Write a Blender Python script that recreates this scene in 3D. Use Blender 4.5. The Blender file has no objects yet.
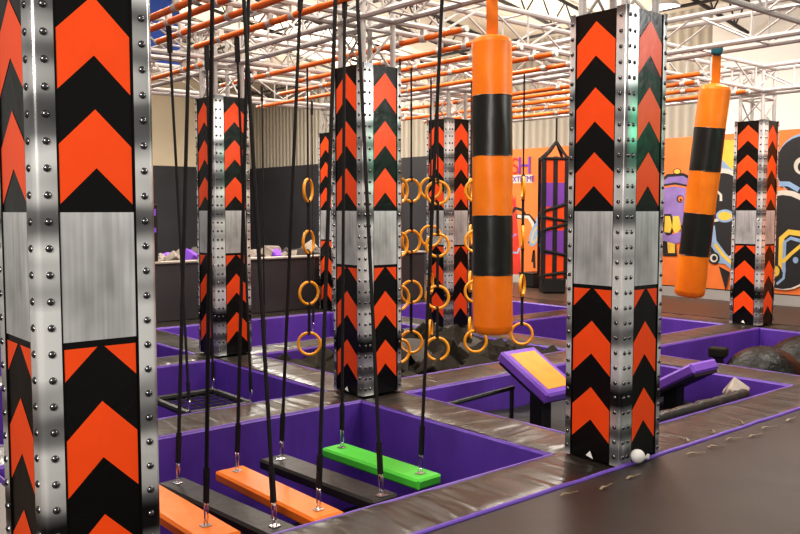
import bpy, math, random
from mathutils import Vector, Matrix, Euler, noise
random.seed(7)
R = math.radians
COL = bpy.context.scene.collection
PI = math.pi

# ------------------------------------------------------------------ materials
def mat(name, col, rough=.5, metal=0., spec=.5, var=0., vscale=4., bump=0., bscale=20., bstretch=(1,1,1), bdetail=4, coat=0., emis=None, estr=0., vcol=None):
    m = bpy.data.materials.new(name); m.use_nodes = True
    nt = m.node_tree; b = nt.nodes['Principled BSDF']
    b.inputs['Base Color'].default_value = (*col, 1)
    b.inputs['Roughness'].default_value = rough
    b.inputs['Metallic'].default_value = metal
    b.inputs['Specular IOR Level'].default_value = spec
    b.inputs['Coat Weight'].default_value = coat
    tc = nt.nodes.new('ShaderNodeTexCoord')
    if emis:
        b.inputs['Emission Color'].default_value = (*emis, 1); b.inputs['Emission Strength'].default_value = estr
    if var or vcol:
        n = nt.nodes.new('ShaderNodeTexNoise'); n.inputs['Scale'].default_value = vscale; n.inputs['Detail'].default_value = 5
        nt.links.new(tc.outputs['Object'], n.inputs['Vector'])
        mx = nt.nodes.new('ShaderNodeMix'); mx.data_type = 'RGBA'
        c2 = vcol if vcol else tuple(c*(1-var) for c in col)
        c1 = col if vcol else tuple(min(1, c*(1+var)) for c in col)
        mx.inputs[6].default_value = (*c1, 1); mx.inputs[7].default_value = (*c2, 1)
        mr = nt.nodes.new('ShaderNodeMapRange'); mr.inputs[1].default_value = .3; mr.inputs[2].default_value = .7
        nt.links.new(n.outputs['Fac'], mr.inputs[0]); nt.links.new(mr.outputs[0], mx.inputs[0])
        nt.links.new(mx.outputs[2], b.inputs['Base Color'])
    if bump:
        mp = nt.nodes.new('ShaderNodeMapping'); mp.inputs['Scale'].default_value = bstretch
        n = nt.nodes.new('ShaderNodeTexNoise'); n.inputs['Scale'].default_value = bscale; n.inputs['Detail'].default_value = bdetail; n.inputs['Distortion'].default_value = .6
        bp = nt.nodes.new('ShaderNodeBump'); bp.inputs['Strength'].default_value = bump; bp.inputs['Distance'].default_value = .02
        nt.links.new(tc.outputs['Object'], mp.inputs['Vector']); nt.links.new(mp.outputs[0], n.inputs['Vector'])
        nt.links.new(n.outputs['Fac'], bp.inputs['Height']); nt.links.new(bp.outputs[0], b.inputs['Normal'])
    return m

M = {}
M['vinyl_black'] = mat('vinyl_black', (.006,.0055,.005), .27, spec=.34, bump=.35, bscale=5)
M['vinyl_orange'] = mat('vinyl_orange', (.93,.092,.012), .33, spec=.4, var=.06, vscale=3, bump=.2, bscale=5)

M['white_paint'] = mat('white_paint', (.52,.48,.46), .35, spec=.5)
M['orange_bar'] = mat('orange_bar', (.95,.20,.02), .4)
M['clamp'] = mat('clamp', (.72,.70,.66), .4, metal=.3)
M['black_plastic'] = mat('black_plastic', (.012,.012,.012), .45)
M['webbing'] = mat('webbing', (.012,.011,.011), .7, bump=.3, bscale=150)
M['steel'] = mat('steel', (.72,.72,.72), .22, metal=1.)
M['pit_purple'] = mat('pit_purple', (.130,.052,.385), .45, var=.15, vscale=2, bump=.75, bscale=2.2, bstretch=(2.4,2.4,.45), bdetail=2)
M['piping'] = mat('piping', (.24,.13,.50), .45)
M['purple_pad'] = mat('purple_pad', (.23,.10,.56), .36, var=.08, vscale=3, bump=.15, bscale=6)
M['purple_cord'] = mat('purple_cord', (.20,.10,.52), .5)
M['inset_orange'] = mat('inset_orange', (.95,.36,.05), .5, var=.1, vscale=8, bump=.2, bscale=60)
M['deck'] = mat('deck', (.044,.036,.031), .29, spec=.75, var=.3, vscale=2.5, bump=1., bscale=2.2, bstretch=(3.4,.75,1), bdetail=1.2)
M['front_mat'] = mat('front_mat', (.038,.030,.026), .42, spec=.5, var=.22, vscale=1.6, bump=.25, bscale=3)
M['pit_floor'] = mat('pit_floor', (.012,.011,.012), .6, var=.2)
M['far_floor'] = mat('far_floor', (.075,.050,.038), .4, var=.15, vscale=1)
M['foam_dark'] = mat('foam_dark', (.042,.037,.030), .9, spec=.1, var=.3, vscale=6, bump=.3, bscale=40)
M['foam_beige'] = mat('foam_beige', (.36,.31,.27), .9, spec=.1, var=.2, vscale=6)
M['foam_purple'] = mat('foam_purple', (.26,.10,.62), .9, spec=.1)
M['foam_grey'] = mat('foam_grey', (.10,.09,.085), .9, spec=.1)
M['step_orange'] = mat('step_orange', (.95,.22,.02), .35, var=.06, vscale=4, bump=.25, bscale=5)
M['step_green'] = mat('step_green', (.10,.62,.06), .35, var=.06, vscale=4, bump=.2, bscale=5)
M['step_black'] = mat('step_black', (.02,.018,.017), .38, bump=.35, bscale=6)
M['bag_orange'] = mat('bag_orange', (1.,.235,.006), .42, var=.12, vscale=4, bump=.3, bscale=4)
M['bag_black'] = mat('bag_black', (.012,.014,.012), .34, bump=.25, bscale=4)
M['teal'] = mat('teal', (.01,.12,.16), .5)
M['ring'] = mat('ring', (.98,.40,.015), .28, spec=.6)
M['wall_cream'] = mat('wall_cream', (.72,.62,.46), .8, var=.05, vscale=.6)
M['wall_lit'] = mat('wall_lit', (.85,.82,.76), .7)
M['wall_grey'] = mat('wall_grey', (.036,.036,.042), .6, var=.15, vscale=1)
M['pony_grey'] = mat('pony_grey', (.040,.036,.037), .5, var=.2, vscale=1.5)
M['cap_beige'] = mat('cap_beige', (.36,.31,.26), .5)
M['base_grey'] = mat('base_grey', (.42,.41,.40), .6)
M['mural_orange'] = mat('mural_orange', (.90,.235,.055), .6, var=.08, vscale=1.5)
M['p_black'] = mat('p_black', (.022,.022,.024), .6)
M['p_blue'] = mat('p_blue', (.30,.44,.66), .6, var=.1)
M['p_yellow'] = mat('p_yellow', (.85,.57,.08), .6, var=.1)
M['p_cream'] = mat('p_cream', (.72,.66,.58), .6, var=.1)
M['p_purple'] = mat('p_purple', (.30,.20,.50), .6, var=.15)
M['p_red'] = mat('p_red', (.70,.05,.03), .6, var=.15)
M['letter_purple'] = mat('letter_purple', (.22,.06,.42), .6)
M['joist'] = mat('joist', (.022,.021,.022), .5)
M['ceiling'] = mat('ceiling', (.70,.62,.50), .8, var=.08, vscale=.8)
M['blue_banner'] = mat('blue_banner', (.012,.055,.30), .6)
M['ball'] = mat('ball', (.006,.006,.005), .26, spec=.28, bump=.75, bscale=22)
M['white'] = mat('white', (.85,.83,.80), .5)
M['tab'] = mat('tab', (.26,.20,.13), .6)
M['lamp'] = mat('lamp', (1,1,1), .5, emis=(1,.93,.82), estr=14.)
M['lamp_body'] = mat('lamp_body', (.6,.6,.6), .4, metal=.6)

def corrugated(name, col, n, axis):      # ribbed sheet: bump from a wave along one axis
    m = mat(name, col, .6)
    nt = m.node_tree; b = nt.nodes['Principled BSDF']
    tc = nt.nodes.new('ShaderNodeTexCoord'); w = nt.nodes.new('ShaderNodeTexWave'); w.bands_direction = axis
    w.inputs['Scale'].default_value = n; w.inputs['Distortion'].default_value = .0
    nt.links.new(tc.outputs['Object'], w.inputs['Vector'])
    bp = nt.nodes.new('ShaderNodeBump'); bp.inputs['Strength'].default_value = .6; bp.inputs['Distance'].default_value = .05
    nt.links.new(w.outputs['Fac'], bp.inputs['Height']); nt.links.new(bp.outputs[0], b.inputs['Normal'])
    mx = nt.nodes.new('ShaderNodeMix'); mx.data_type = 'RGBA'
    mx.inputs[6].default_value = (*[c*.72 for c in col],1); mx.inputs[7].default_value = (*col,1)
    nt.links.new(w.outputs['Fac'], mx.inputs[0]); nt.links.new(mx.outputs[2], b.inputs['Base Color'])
    return m
M['wall_ribbed'] = corrugated('wall_ribbed', (.50,.45,.37), 1.6, 'Y')

def brushed():
    m = mat('steel_print', (.5,.5,.5), .22, metal=.5)
    nt = m.node_tree; b = nt.nodes['Principled BSDF']
    tc = nt.nodes.new('ShaderNodeTexCoord'); mp = nt.nodes.new('ShaderNodeMapping'); mp.inputs['Scale'].default_value = (.25,.25,1.9)
    n = nt.nodes.new('ShaderNodeTexNoise'); n.inputs['Scale'].default_value = 1.7; n.inputs['Detail'].default_value = 2.
    cr = nt.nodes.new('ShaderNodeValToRGB'); e = cr.color_ramp.elements
    e[0].position = .38; e[0].color = (.02,.02,.02,1); e[1].position = .56; e[1].color = (.92,.92,.91,1)
    x = cr.color_ramp.elements.new(.46); x.color = (.22,.22,.225,1)
    nt.links.new(tc.outputs['Object'], mp.inputs['Vector']); nt.links.new(mp.outputs[0], n.inputs['Vector'])
    nt.links.new(n.outputs['Fac'], cr.inputs[0]); nt.links.new(cr.outputs[0], b.inputs['Base Color'])
    return m
M['steel_print'] = brushed()
def silver():
    m = mat('silver_print', (.5,.5,.5), .34, metal=.25)
    nt = m.node_tree; b = nt.nodes['Principled BSDF']
    tc = nt.nodes.new('ShaderNodeTexCoord')
    def ns(scale, sc, lo, hi):
        mp = nt.nodes.new('ShaderNodeMapping'); mp.inputs['Scale'].default_value = sc
        n = nt.nodes.new('ShaderNodeTexNoise'); n.inputs['Scale'].default_value = scale; n.inputs['Detail'].default_value = 3
        nt.links.new(tc.outputs['Object'], mp.inputs['Vector']); nt.links.new(mp.outputs[0], n.inputs['Vector'])
        mr = nt.nodes.new('ShaderNodeMapRange'); mr.inputs[1].default_value=.3; mr.inputs[2].default_value=.7; mr.inputs[3].default_value=lo; mr.inputs[4].default_value=hi
        nt.links.new(n.outputs['Fac'], mr.inputs[0]); return mr.outputs[0]
    a = ns(60,(1,1,.03),.80,1.05); c = ns(3.3,(1,1,.6),.34,.86)
    mu = nt.nodes.new('ShaderNodeMath'); mu.operation='MULTIPLY'; nt.links.new(a,mu.inputs[0]); nt.links.new(c,mu.inputs[1])
    co = nt.nodes.new('ShaderNodeCombineColor')
    for i in range(3): nt.links.new(mu.outputs[0], co.inputs[i])
    nt.links.new(co.outputs[0], b.inputs['Base Color'])
    return m
M['silver_print'] = silver()
M['rivet'] = mat('rivet', (.20,.20,.21), .18, metal=1.)

# ------------------------------------------------------------------ mesh builder
class MB:
    def __init__(s): s.v=[]; s.f=[]; s.m=[]; s.sm=[]; s.mats=[]
    def mi(s, m):
        if m not in s.mats: s.mats.append(m)
        return s.mats.index(m)
    def add(s, vs, fs, m, smooth=False):
        o=len(s.v); k=s.mi(m)
        s.v += [tuple(v) for v in vs]
        for f in fs: s.f.append(tuple(i+o for i in f)); s.m.append(k); s.sm.append(smooth)
    def box(s, c, d, m, rot=None, bev=0.):
        x,y,z=[q/2 for q in d]
        if bev<=0:
            vs=[(-x,-y,-z),(x,-y,-z),(x,y,-z),(-x,y,-z),(-x,-y,z),(x,-y,z),(x,y,z),(-x,y,z)]
            fs=[(3,2,1,0),(4,5,6,7),(0,1,5,4),(1,2,6,5),(2,3,7,6),(3,0,4,7)]
            sm=False
        else:   # rounded box: three shrunken face pairs bridged
            b=min(bev,x*.9,y*.9,z*.9); vs=[];
            idx={}
            for sx in (-1,1):
                for sy in (-1,1):
                    for sz in (-1,1):
                        for k in range(3):
                            p=[sx*(x-b),sy*(y-b),sz*(z-b)]; p[k]=(sx*x,sy*y,sz*z)[k]
                            idx[(sx,sy,sz,k)]=len(vs); vs.append(tuple(p))
                        p=[sx*(x-b*.42),sy*(y-b*.42),sz*(z-b*.42)]; idx[(sx,sy,sz,3)]=len(vs); vs.append(tuple(p))
            fs=[]
            for k in range(3):
                a,c2=[q for q in range(3) if q!=k]
                for sgn in (-1,1):
                    loop=[]
                    for (u,w) in ((-1,-1),(1,-1),(1,1),(-1,1)):
                        t=[0,0,0]; t[k]=sgn; t[a]=u; t[c2]=w; loop.append(idx[(t[0],t[1],t[2],k)])
                    fs.append(tuple(loop))
            for k in range(3):      # edges along axis k
                a,c2=[q for q in range(3) if q!=k]
                for u in (-1,1):
                    for w in (-1,1):
                        t0=[0,0,0];t1=[0,0,0]
                        t0[k]=-1;t1[k]=1
                        for t in (t0,t1): t[a]=u;t[c2]=w
                        fs.append((idx[(*t0,a)],idx[(*t1,a)],idx[(*t1,c2)],idx[(*t0,c2)]))
            for sx in (-1,1):
                for sy in (-1,1):
                    for sz in (-1,1):
                        i=[idx[(sx,sy,sz,k)] for k in range(4)]
                        fs += [(i[0],i[1],i[3]),(i[1],i[2],i[3]),(i[2],i[0],i[3])]
            sm=True
        if rot is not None: vs=[rot@Vector(v) for v in vs]
        vs=[(v[0]+c[0],v[1]+c[1],v[2]+c[2]) for v in vs]
        s.add(vs,fs,m,sm)
    def tube(s, pts, r, m, n=8, cap=True, closed=False):
        pts=[Vector(p) for p in pts]; L=len(pts); vs=[]; fs=[]
        rr = r if isinstance(r,(list,tuple)) else [r]*L
        prev=None
        for i,p in enumerate(pts):
            if closed: t=(pts[(i+1)%L]-pts[i-1])
            else: t=(pts[min(i+1,L-1)]-pts[max(i-1,0)])
            t.normalize()
            if prev is None:
                a=Vector((0,0,1)) if abs(t.z)<.9 else Vector((1,0,0))
                nx=a.cross(t).normalized()
            else: nx=(prev-t*prev.dot(t)).normalized()
            prev=nx; ny=t.cross(nx)
            for k in range(n):
                a=2*PI*k/n; vs.append(p+(nx*math.cos(a)+ny*math.sin(a))*rr[i])
        rng = L if closed else L-1
        for i in range(rng):
            j=(i+1)%L
            for k in range(n): fs.append((i*n+k,i*n+(k+1)%n,j*n+(k+1)%n,j*n+k))
        s.add(vs,fs,m,True)
        if cap and not closed:
            s.add(vs[:n],[tuple(range(n-1,-1,-1))],m); s.add(vs[-n:],[tuple(range(n))],m)
    def strap(s, pts, w, t, m, wdir=(1,0,0)):
        pts=[Vector(p) for p in pts]; wd=Vector(wdir).normalized(); vs=[]; fs=[]; L=len(pts)
        for i,p in enumerate(pts):
            d=(pts[min(i+1,L-1)]-pts[max(i-1,0)]).normalized()
            wv=(wd-d*wd.dot(d)).normalized(); nv=d.cross(wv)
            for a,b in ((-1,-1),(1,-1),(1,1),(-1,1)): vs.append(p+wv*a*w/2+nv*b*t/2)
        for i in range(L-1):
            for k in range(4): fs.append((i*4+k,i*4+(k+1)%4,i*4+4+(k+1)%4,i*4+4+k))
        fs += [(3,2,1,0),tuple(range(4*L-4,4*L))]
        s.add(vs,fs,m)
    def ring(s, c, R_, r, m, rot=None, n=28, k=8, a0=0, a1=2*PI):
        full = abs(a1-a0-2*PI)<1e-6
        pts=[]
        for i in range(n if full else n+1):
            a=a0+(a1-a0)*i/n; p=Vector((math.cos(a)*R_,0,math.sin(a)*R_))
            if rot is not None: p=rot@p
            pts.append(p+Vector(c))
        s.tube(pts,r,m,k,closed=full)
    def lathe(s, prof, m, n=24, c=(0,0,0), rot=None, caps=(True,True), fn=None):
        vs=[]; fs=[]
        for (r,z) in prof:
            for k in range(n):
                a=2*PI*k/n; rad=r*(fn(a,z) if fn else 1); p=Vector((rad*math.cos(a),rad*math.sin(a),z))
                if rot is not None: p=rot@p
                vs.append(p+Vector(c))
        for i in range(len(prof)-1):
            for k in range(n): fs.append((i*n+k,i*n+(k+1)%n,i*n+n+(k+1)%n,i*n+n+k))
        s.add(vs,fs,m,True)
        if caps[0]: s.add(vs[:n],[tuple(range(n-1,-1,-1))],m)
        if caps[1]: s.add(vs[-n:],[tuple(range(n))],m)
    def build(s, name, parent=None, loc=None, rot=None, sharp=40):
        me=bpy.data.meshes.new(name); me.from_pydata(s.v,[],s.f)
        for m in s.mats: me.materials.append(M[m])
        me.polygons.foreach_set('material_index',s.m); me.polygons.foreach_set('use_smooth',s.sm)
        me.update()
        if any(s.sm): me.set_sharp_from_angle(angle=R(sharp))
        o=bpy.data.objects.new(name,me); COL.objects.link(o)
        if parent is not None: o.parent=parent
        if loc is not None: o.location=loc
        if rot is not None: o.rotation_euler=rot
        return o

def tag(o, label, cat, group=None, kind=None):
    o['label']=label; o['category']=cat
    if group: o['group']=group
    if kind: o['kind']=kind
    return o
def thing(name, label, cat, loc=(0,0,0), rot=(0,0,0), group=None):
    o=bpy.data.objects.new(name,None); COL.objects.link(o); o.empty_display_size=.1
    o.location=loc; o.rotation_euler=rot
    return tag(o,label,cat,group)
def struct(o): o['kind']='structure'; return o
def copy_tree(o, parent=None):
    c=o.copy(); COL.objects.link(c)
    if parent is not None: c.parent=parent
    for ch in list(o.children): copy_tree(ch,c)
    return c

# ------------------------------------------------------------------ the hall's grid (metres)
PU, PV, H = 3.523, 2.662, 2.9        # column spacing along X, along Y; pad height
GX = [0, PU, 2*PU, 3*PU]; GY = [0, PV, 2*PV, 3*PV]
XW, YW = 13.2, 21.4                  # right-hand wall, far wall
WZ = 3.0                             # height of the dark band and of the mural
PITX = [(.25,3.29),(3.75,6.80),(7.27,10.35)]
PITY = [(.28,2.45),(2.92,5.10),(5.55,7.85)]
PITZ = -.95

# ------------------------------------------------------------------ setting
b=MB(); b.box((4.5,9,PITZ-.05),(20,27,.1),'pit_floor'); struct(b.build('floor'))
b=MB(); b.box((12.0,9.3,-.06),(2.4,24.6,.12),'far_floor'); b.box((5.4,15.0,-.06),(10.8,13.3,.12),'far_floor')
b.box((-1.9,3.9,-.06),(3.36+.88,9.0-.2,.12),'far_floor'); struct(b.build('floor_deck'))
# right-hand wall: dark band / mural height below, ribbed sheet above
b=MB(); b.box((XW+.1,9.2,WZ/2-.05),(.2,24.8,WZ+.1),'wall_grey'); struct(b.build('wall_right'))
b=MB()
b.box((XW+.12,13.2,WZ+1.6),(.2,16.6,3.2),'wall_ribbed'); struct(b.build('wall_right_upper'))
b=MB(); b.box((XW+.12,.85,WZ+1.6),(.2,8.1,3.2),'wall_lit'); struct(b.build('wall_right_lit'))  # white colour paints in the brighter light on this end of the wall
b=MB(); b.box((6.4,YW+.1,1.5),(14.4,.2,3.0),'wall_grey'); struct(b.build('wall_back'))
b=MB(); b.box((6.4,YW+.12,5.5),(14.4,.2,5.0),'wall_cream'); struct(b.build('wall_back_upper'))
b=MB(); b.box((XW-.012,3.45,.09),(.024,13.3,.18),'base_grey'); struct(b.build('baseboard_right'))
# sloping roof: low along the right-hand wall, rising to the left
def roofz(x): return 5.35+(XW-x)*.17
b=MB()
b.add([(XW+.2,-3.6,roofz(XW+.2)),(XW+.2,YW+.2,roofz(XW+.2)),(-3.5,YW+.2,roofz(-3.5)),(-3.5,-3.6,roofz(-3.5))],[(0,1,2,3)],'ceiling')
b.add([(XW+.2,-3.6,roofz(XW+.2)+.1),(XW+.2,YW+.2,roofz(XW+.2)+.1),(-3.5,YW+.2,roofz(-3.5)+.1),(-3.5,-3.6,roofz(-3.5)+.1)],[(3,2,1,0)],'ceiling')
struct(b.build('ceiling'))
# dark open-web roof joists
def joist(y, label):
    t=thing('roof_joist',label,'joist',(0,y,0),group='dark roof joists')
    def ch(dz):
        q=MB(); q.tube([(XW-.05,0,roofz(XW)-dz),(-3.2,0,roofz(-3.2)-dz)],.035,'joist',6); q.build('chord',t)
    ch(.08); ch(.62)
    q=MB(); n=22
    for i in range(n):
        x0=XW-.1-i*(16.2/n); x1=x0-16.2/n/2; x2=x0-16.2/n
        q.tube([(x0,0,roofz(x0)-.08),(x1,0,roofz(x1)-.62)],.016,'joist',5); q.tube([(x1,0,roofz(x1)-.62),(x2,0,roofz(x2)-.08)],.016,'joist',5)
    q.build('web',t)
for i,y in enumerate((1.4,4.2,7.0,9.8,12.6,15.4,18.2)):
    joist(y,'dark open-web steel joist under the pale roof, '+('first','second','third','fourth','fifth','sixth','farthest')[i]+' row from the camera')
for x,l in ((11.4,'dark roof purlin nearest the mural wall'),(8.6,'dark roof purlin in the middle of the hall'),(5.8,'dark roof purlin over the hanging rings')):
    q=MB(); q.tube([(x,-3,roofz(x)-.7),(x,YW-.1,roofz(x)-.7)],.03,'joist',6); tag(q.build('roof_purlin'),l,'beam')

# ------------------------------------------------------------------ deck pads
def pad_mesh(L, W, m='deck', t=.055, seed=0, crumple=1.):
    nx=max(6,int(L/.07)); ny=8; vs=[]; fs=[]
    for i in range(nx+1):
        for j in range(ny+1):
            x=-L/2+L*i/nx; y=-W/2+W*j/ny
            e=min(W/2-abs(y),L/2-abs(x)); z=-.012*max(0,1-e/.045)**2
            p=Vector((x*4.5+seed*9,y*1.6+seed*3,seed))
            z+= crumple*(.0075*noise.noise(p)+.0045*noise.noise(p*2.3)-.002)
            wob=.008*crumple*noise.noise(Vector((x*5,seed*7.7,0)))*(1 if j in(0,ny) else 0)
            vs.append((x,y+wob,z))
    for i in range(nx):
        for j in range(ny):
            a=i*(ny+1)+j; fs.append((a,a+ny+1,a+ny+2,a+1))
    b=MB(); b.add(vs,fs,m,True)
    b.box((0,0,-t/2-.016),(L-.004,W-.004,t),m)
    return b
def deck_pad(c, L, W, along, label, seed):
    b=pad_mesh(L,W,seed=seed,crumple=2.2 if 'wrinkled shiny' in label else 1.)
    o=b.build('deck_pad',loc=(c[0],c[1],0),rot=(0,0,0 if along=='X' else PI/2),sharp=80)
    tag(o,label,'pad',group='dark vinyl deck pads')
rows=[(-.21,.28),(2.45,2.92),(5.10,5.55),(7.85,8.33)]
cols=[None,(3.29,3.75),(6.80,7.27),(10.35,10.80)]
names_x={
(0,0):'wrinkled dark deck pad along the near edge of the swing step pit',
(0,1):'dark deck pad running right from the foot of the nearest full pillar',
(0,2):'dark deck pad at the right edge of the picture in front of the balls',
(1,0):'dark deck pad between the swing step pit and the hanging frame pit',
(1,1):'dark deck pad in front of the foam cubes under the rings',
(1,2):'dark deck pad behind the black balls, leading to the right rear pillar',
(2,0):'dark deck pad behind the hanging frame pit',
(2,1):'dark deck pad behind the foam cube pit',
(2,2):'dark deck pad crossing between the two empty rear pits',
(3,0):'dark deck pad at the foot of the low foam pit wall, left end',
(3,1):'dark deck pad at the foot of the low foam pit wall, middle',
(3,2):'dark deck pad along the back of the rearmost right pit'}
xs=[(-.0,3.52),(3.52,7.035),(7.035,10.80)]
k=0
for (j,i),lab in names_x.items():
    x0,x1=xs[i]; y0,y1=rows[j]; k+=1
    deck_pad(((x0+x1)/2,(y0+y1)/2),x1-x0-.006,y1-y0,'X',lab,k)
names_y={
(1,0):'wrinkled shiny deck pad between the swing steps and the tilted step pit',
(1,1):'wrinkled deck pad between the hanging frame pit and the foam cubes',
(1,2):'short dark deck pad running back from the left middle pillar',
(2,0):'dark deck pad between the tilted purple steps and the black balls',
(2,1):'dark deck pad on the far side of the foam cubes, by the rear centre pillar',
(2,2):'dark deck pad running back from the rear centre pillar',
(3,0):'dark deck pad right of the black balls, running toward the right rear pillar',
(3,1):'dark deck pad behind the right rear pillar toward the mural',
(3,2):'dark deck pad farthest back beside the mural floor'}
for (i,j),lab in names_y.items():
    x0,x1=cols[i]; y0,y1=PITY[j]; k+=1
    deck_pad(((x0+x1)/2,(y0+y1)/2),y1-y0-.006,x1-x0,'Y',lab,k)

# purple pit linings
lin={
(0,0):'purple padded pit lining around the hanging swing steps',
(0,1):'purple padded pit lining around the hanging square frame',
(0,2):'purple padded pit lining in the small left rear pit',
(1,0):'purple padded pit lining around the tilted purple steps',
(1,1):'purple padded pit lining around the dark foam cubes',
(1,2):'purple padded pit lining behind the left middle pillar, below the low wall',
(2,0):'purple padded pit lining behind the black balls',
(2,1):'purple padded pit lining in the empty pit left of the right rear pillar',
(2,2):'purple padded pit lining of the rearmost pit near the mural'}
for (i,j),lab in lin.items():
    x0,x1=PITX[i]; y0,y1=PITY[j]; cx,cy=(x0+x1)/2,(y0+y1)/2
    t=thing('pit_lining',lab,'pit padding',(cx,cy,PITZ),group='purple pit linings')
    d=.035; h=-PITZ-.02
    for (px,py,lx,ly) in ((0,(y1-y0)/2-d/2,x1-x0,d),(0,-(y1-y0)/2+d/2,x1-x0,d),((x1-x0)/2-d/2,0,d,y1-y0-2*d),(-(x1-x0)/2+d/2,0,d,y1-y0-2*d)):
        q=MB(); q.box((px,py,h/2),(lx,ly,h),'pit_purple',bev=.012); q.build('side_panel',t)
    q=MB(); e=.016; X_,Y_=(x1-x0)/2-e,(y1-y0)/2-e
    q.tube([(-X_,-Y_,h),(X_,-Y_,h),(X_,Y_,h),(-X_,Y_,h),(-X_,-Y_,h)],.011,'piping',6); q.build('piping',t)

# near mat, purple cord, strap ends, ball
b=MB()
nx,ny=60,16; vs=[]; fs=[]
for i in range(nx+1):
    for j in range(ny+1):
        x=-2.5+13.5*i/nx; y=-3.2+2.93*j/ny
        z=.032+.004*noise.noise(Vector((x*2,y*2,1)))
        if j==ny: z-=.012
        vs.append((x,y,z))
for i in range(nx):
    for j in range(ny):
        a=i*(ny+1)+j; fs.append((a,a+ny+1,a+ny+2,a+1))
b.add(vs,fs,'front_mat',True); b.box((4.25,-1.735,.0),(13.5,2.93,.04),'front_mat')
tag(b.build('floor_mat'),'wide dark brown mat in the lower right corner','mat')
b=MB(); pts=[(-.6+10.8*i/90, -.243+.006*noise.noise(Vector((i*.35,0,3))), .02+.005*noise.noise(Vector((i*.5,2,3)))) for i in range(91)]
b.tube(pts,.014,'purple_cord',8); tag(b.build('edge_cord'),'purple cord running along the edge of the near mat','cord')
tabs=[(2.57,-.38),(2.83,-.45),(3.11,-.44),(3.84,-.41),(4.1,-.41),(4.37,-.39),(4.57,-.45),(4.86,-.4),(5.23,-.4),(4.23,-.13),(4.57,-.13),(4.99,-.13)]
for i,(x,y) in enumerate(tabs):
    b=MB(); a=random.uniform(-.5,.5); L=.065+random.random()*.03
    rot=Matrix.Rotation(a+(.9 if i>8 else -.2),3,'Z')
    b.add([rot@Vector(v) for v in ((-L/2,-.008,0.003),(-L/2,.008,.003),(L/2,.003,.010),(L/2,-.003,.010),(-.01,-.010,.014),(-.01,.010,.017))],
          [(0,4,5,1),(4,3,2,5),(0,3,4),(1,5,2),(0,1,2,3)],'tab')
    b.tube([rot@Vector((L/2,0,.012)),rot@Vector((L/2+.05,.01,.012))],.003,'tab',5)
    lab='frayed beige strap end lying on the deck pad above the purple cord' if i>8 else ('frayed beige strap end on the near mat left of the nearest full pillar' if i<3 else 'frayed beige strap end on the near mat along the purple cord at right')
    tag(b.build('strap_end',loc=(x,y,.034 if i<=8 else .004)),lab,'strap',group='frayed strap ends along the purple cord')
b=MB(); b.lathe([(.001,-.046),(.02,-.041),(.036,-.028),(.045,-.008),(.046,.006),(.04,.023),(.026,.038),(.001,.046)],'white',16)
tag(b.build('ball',loc=(3.405,-.285,.078)),'small white ball at the foot of the nearest full pillar','ball')
b=MB()
for q in range(5): b.box((random.uniform(-.035,.035),random.uniform(-.01,.01),random.uniform(-.004,.006)),(.03,.02,.018),'white',rot=Euler((random.random()*3,random.random()*3,random.random())).to_matrix(),bev=.005)
tag(b.build('paper_scrap',loc=(3.52,-.27,.045)),'crumpled white scrap beside the small white ball','scrap')

# ------------------------------------------------------------------ padded columns
S=.445; hs=S/2; TW=.068; PWID=S-2*TW
def clip(poly, z0, z1):
    def cut(p, f, zc):
        out=[]
        for i in range(len(p)):
            a,c=p[i],p[(i+1)%len(p)]; fa,fc=f(a),f(c)
            if fa>=0: out.append(a)
            if (fa>=0)!=(fc>=0):
                t=(zc-a[1])/(c[1]-a[1]); out.append((a[0]+(c[0]-a[0])*t,zc))
        return out
    p=cut(poly,lambda q:q[1]-z0,z0)
    return cut(p,lambda q:z1-q[1],z1) if p else []
def face_panel(wl=TW, wr=TW):
    b=MB(); w=(S-wl-wr)/2; cx=(wl-wr)/2
    n=24; vs=[]; fs=[]
    for i in range(n+1):
        for j in range(7):
            x=cx-w+2*w*j/6; z=.012+(H-.02)*i/n
            vs.append((x,-hs+.004,z))
    for i in range(n):
        for j in range(6): a=i*7+j; fs.append((a,a+1,a+8,a+7))
    b.add(vs,fs,'vinyl_black',True)
    yy=-hs+.0025; ww=w-.010
    rise=.133; th=.215
    def chev(za, lo, hi):
        for sx in (-1,1):
            p=[(0,za),(0,za-th),(sx*ww,za-rise-th),(sx*ww,za-rise)]
            p=clip(p,lo,hi)
            if len(p)>2:
                vv=[(cx+x,yy,z) for x,z in p]
                f=tuple(range(len(vv)))
                b.add(vv,[f if sx<0 else f[::-1]],'vinyl_orange')
    for za in (2.835,2.42,2.01): chev(za,1.655,2.86)
    for za in (1.36,.925,.49): chev(za,.04,1.132)
    b.box((cx,-hs+.003,1.395),(2*ww+.006,.003,.475),'silver_print')
    return b
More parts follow.
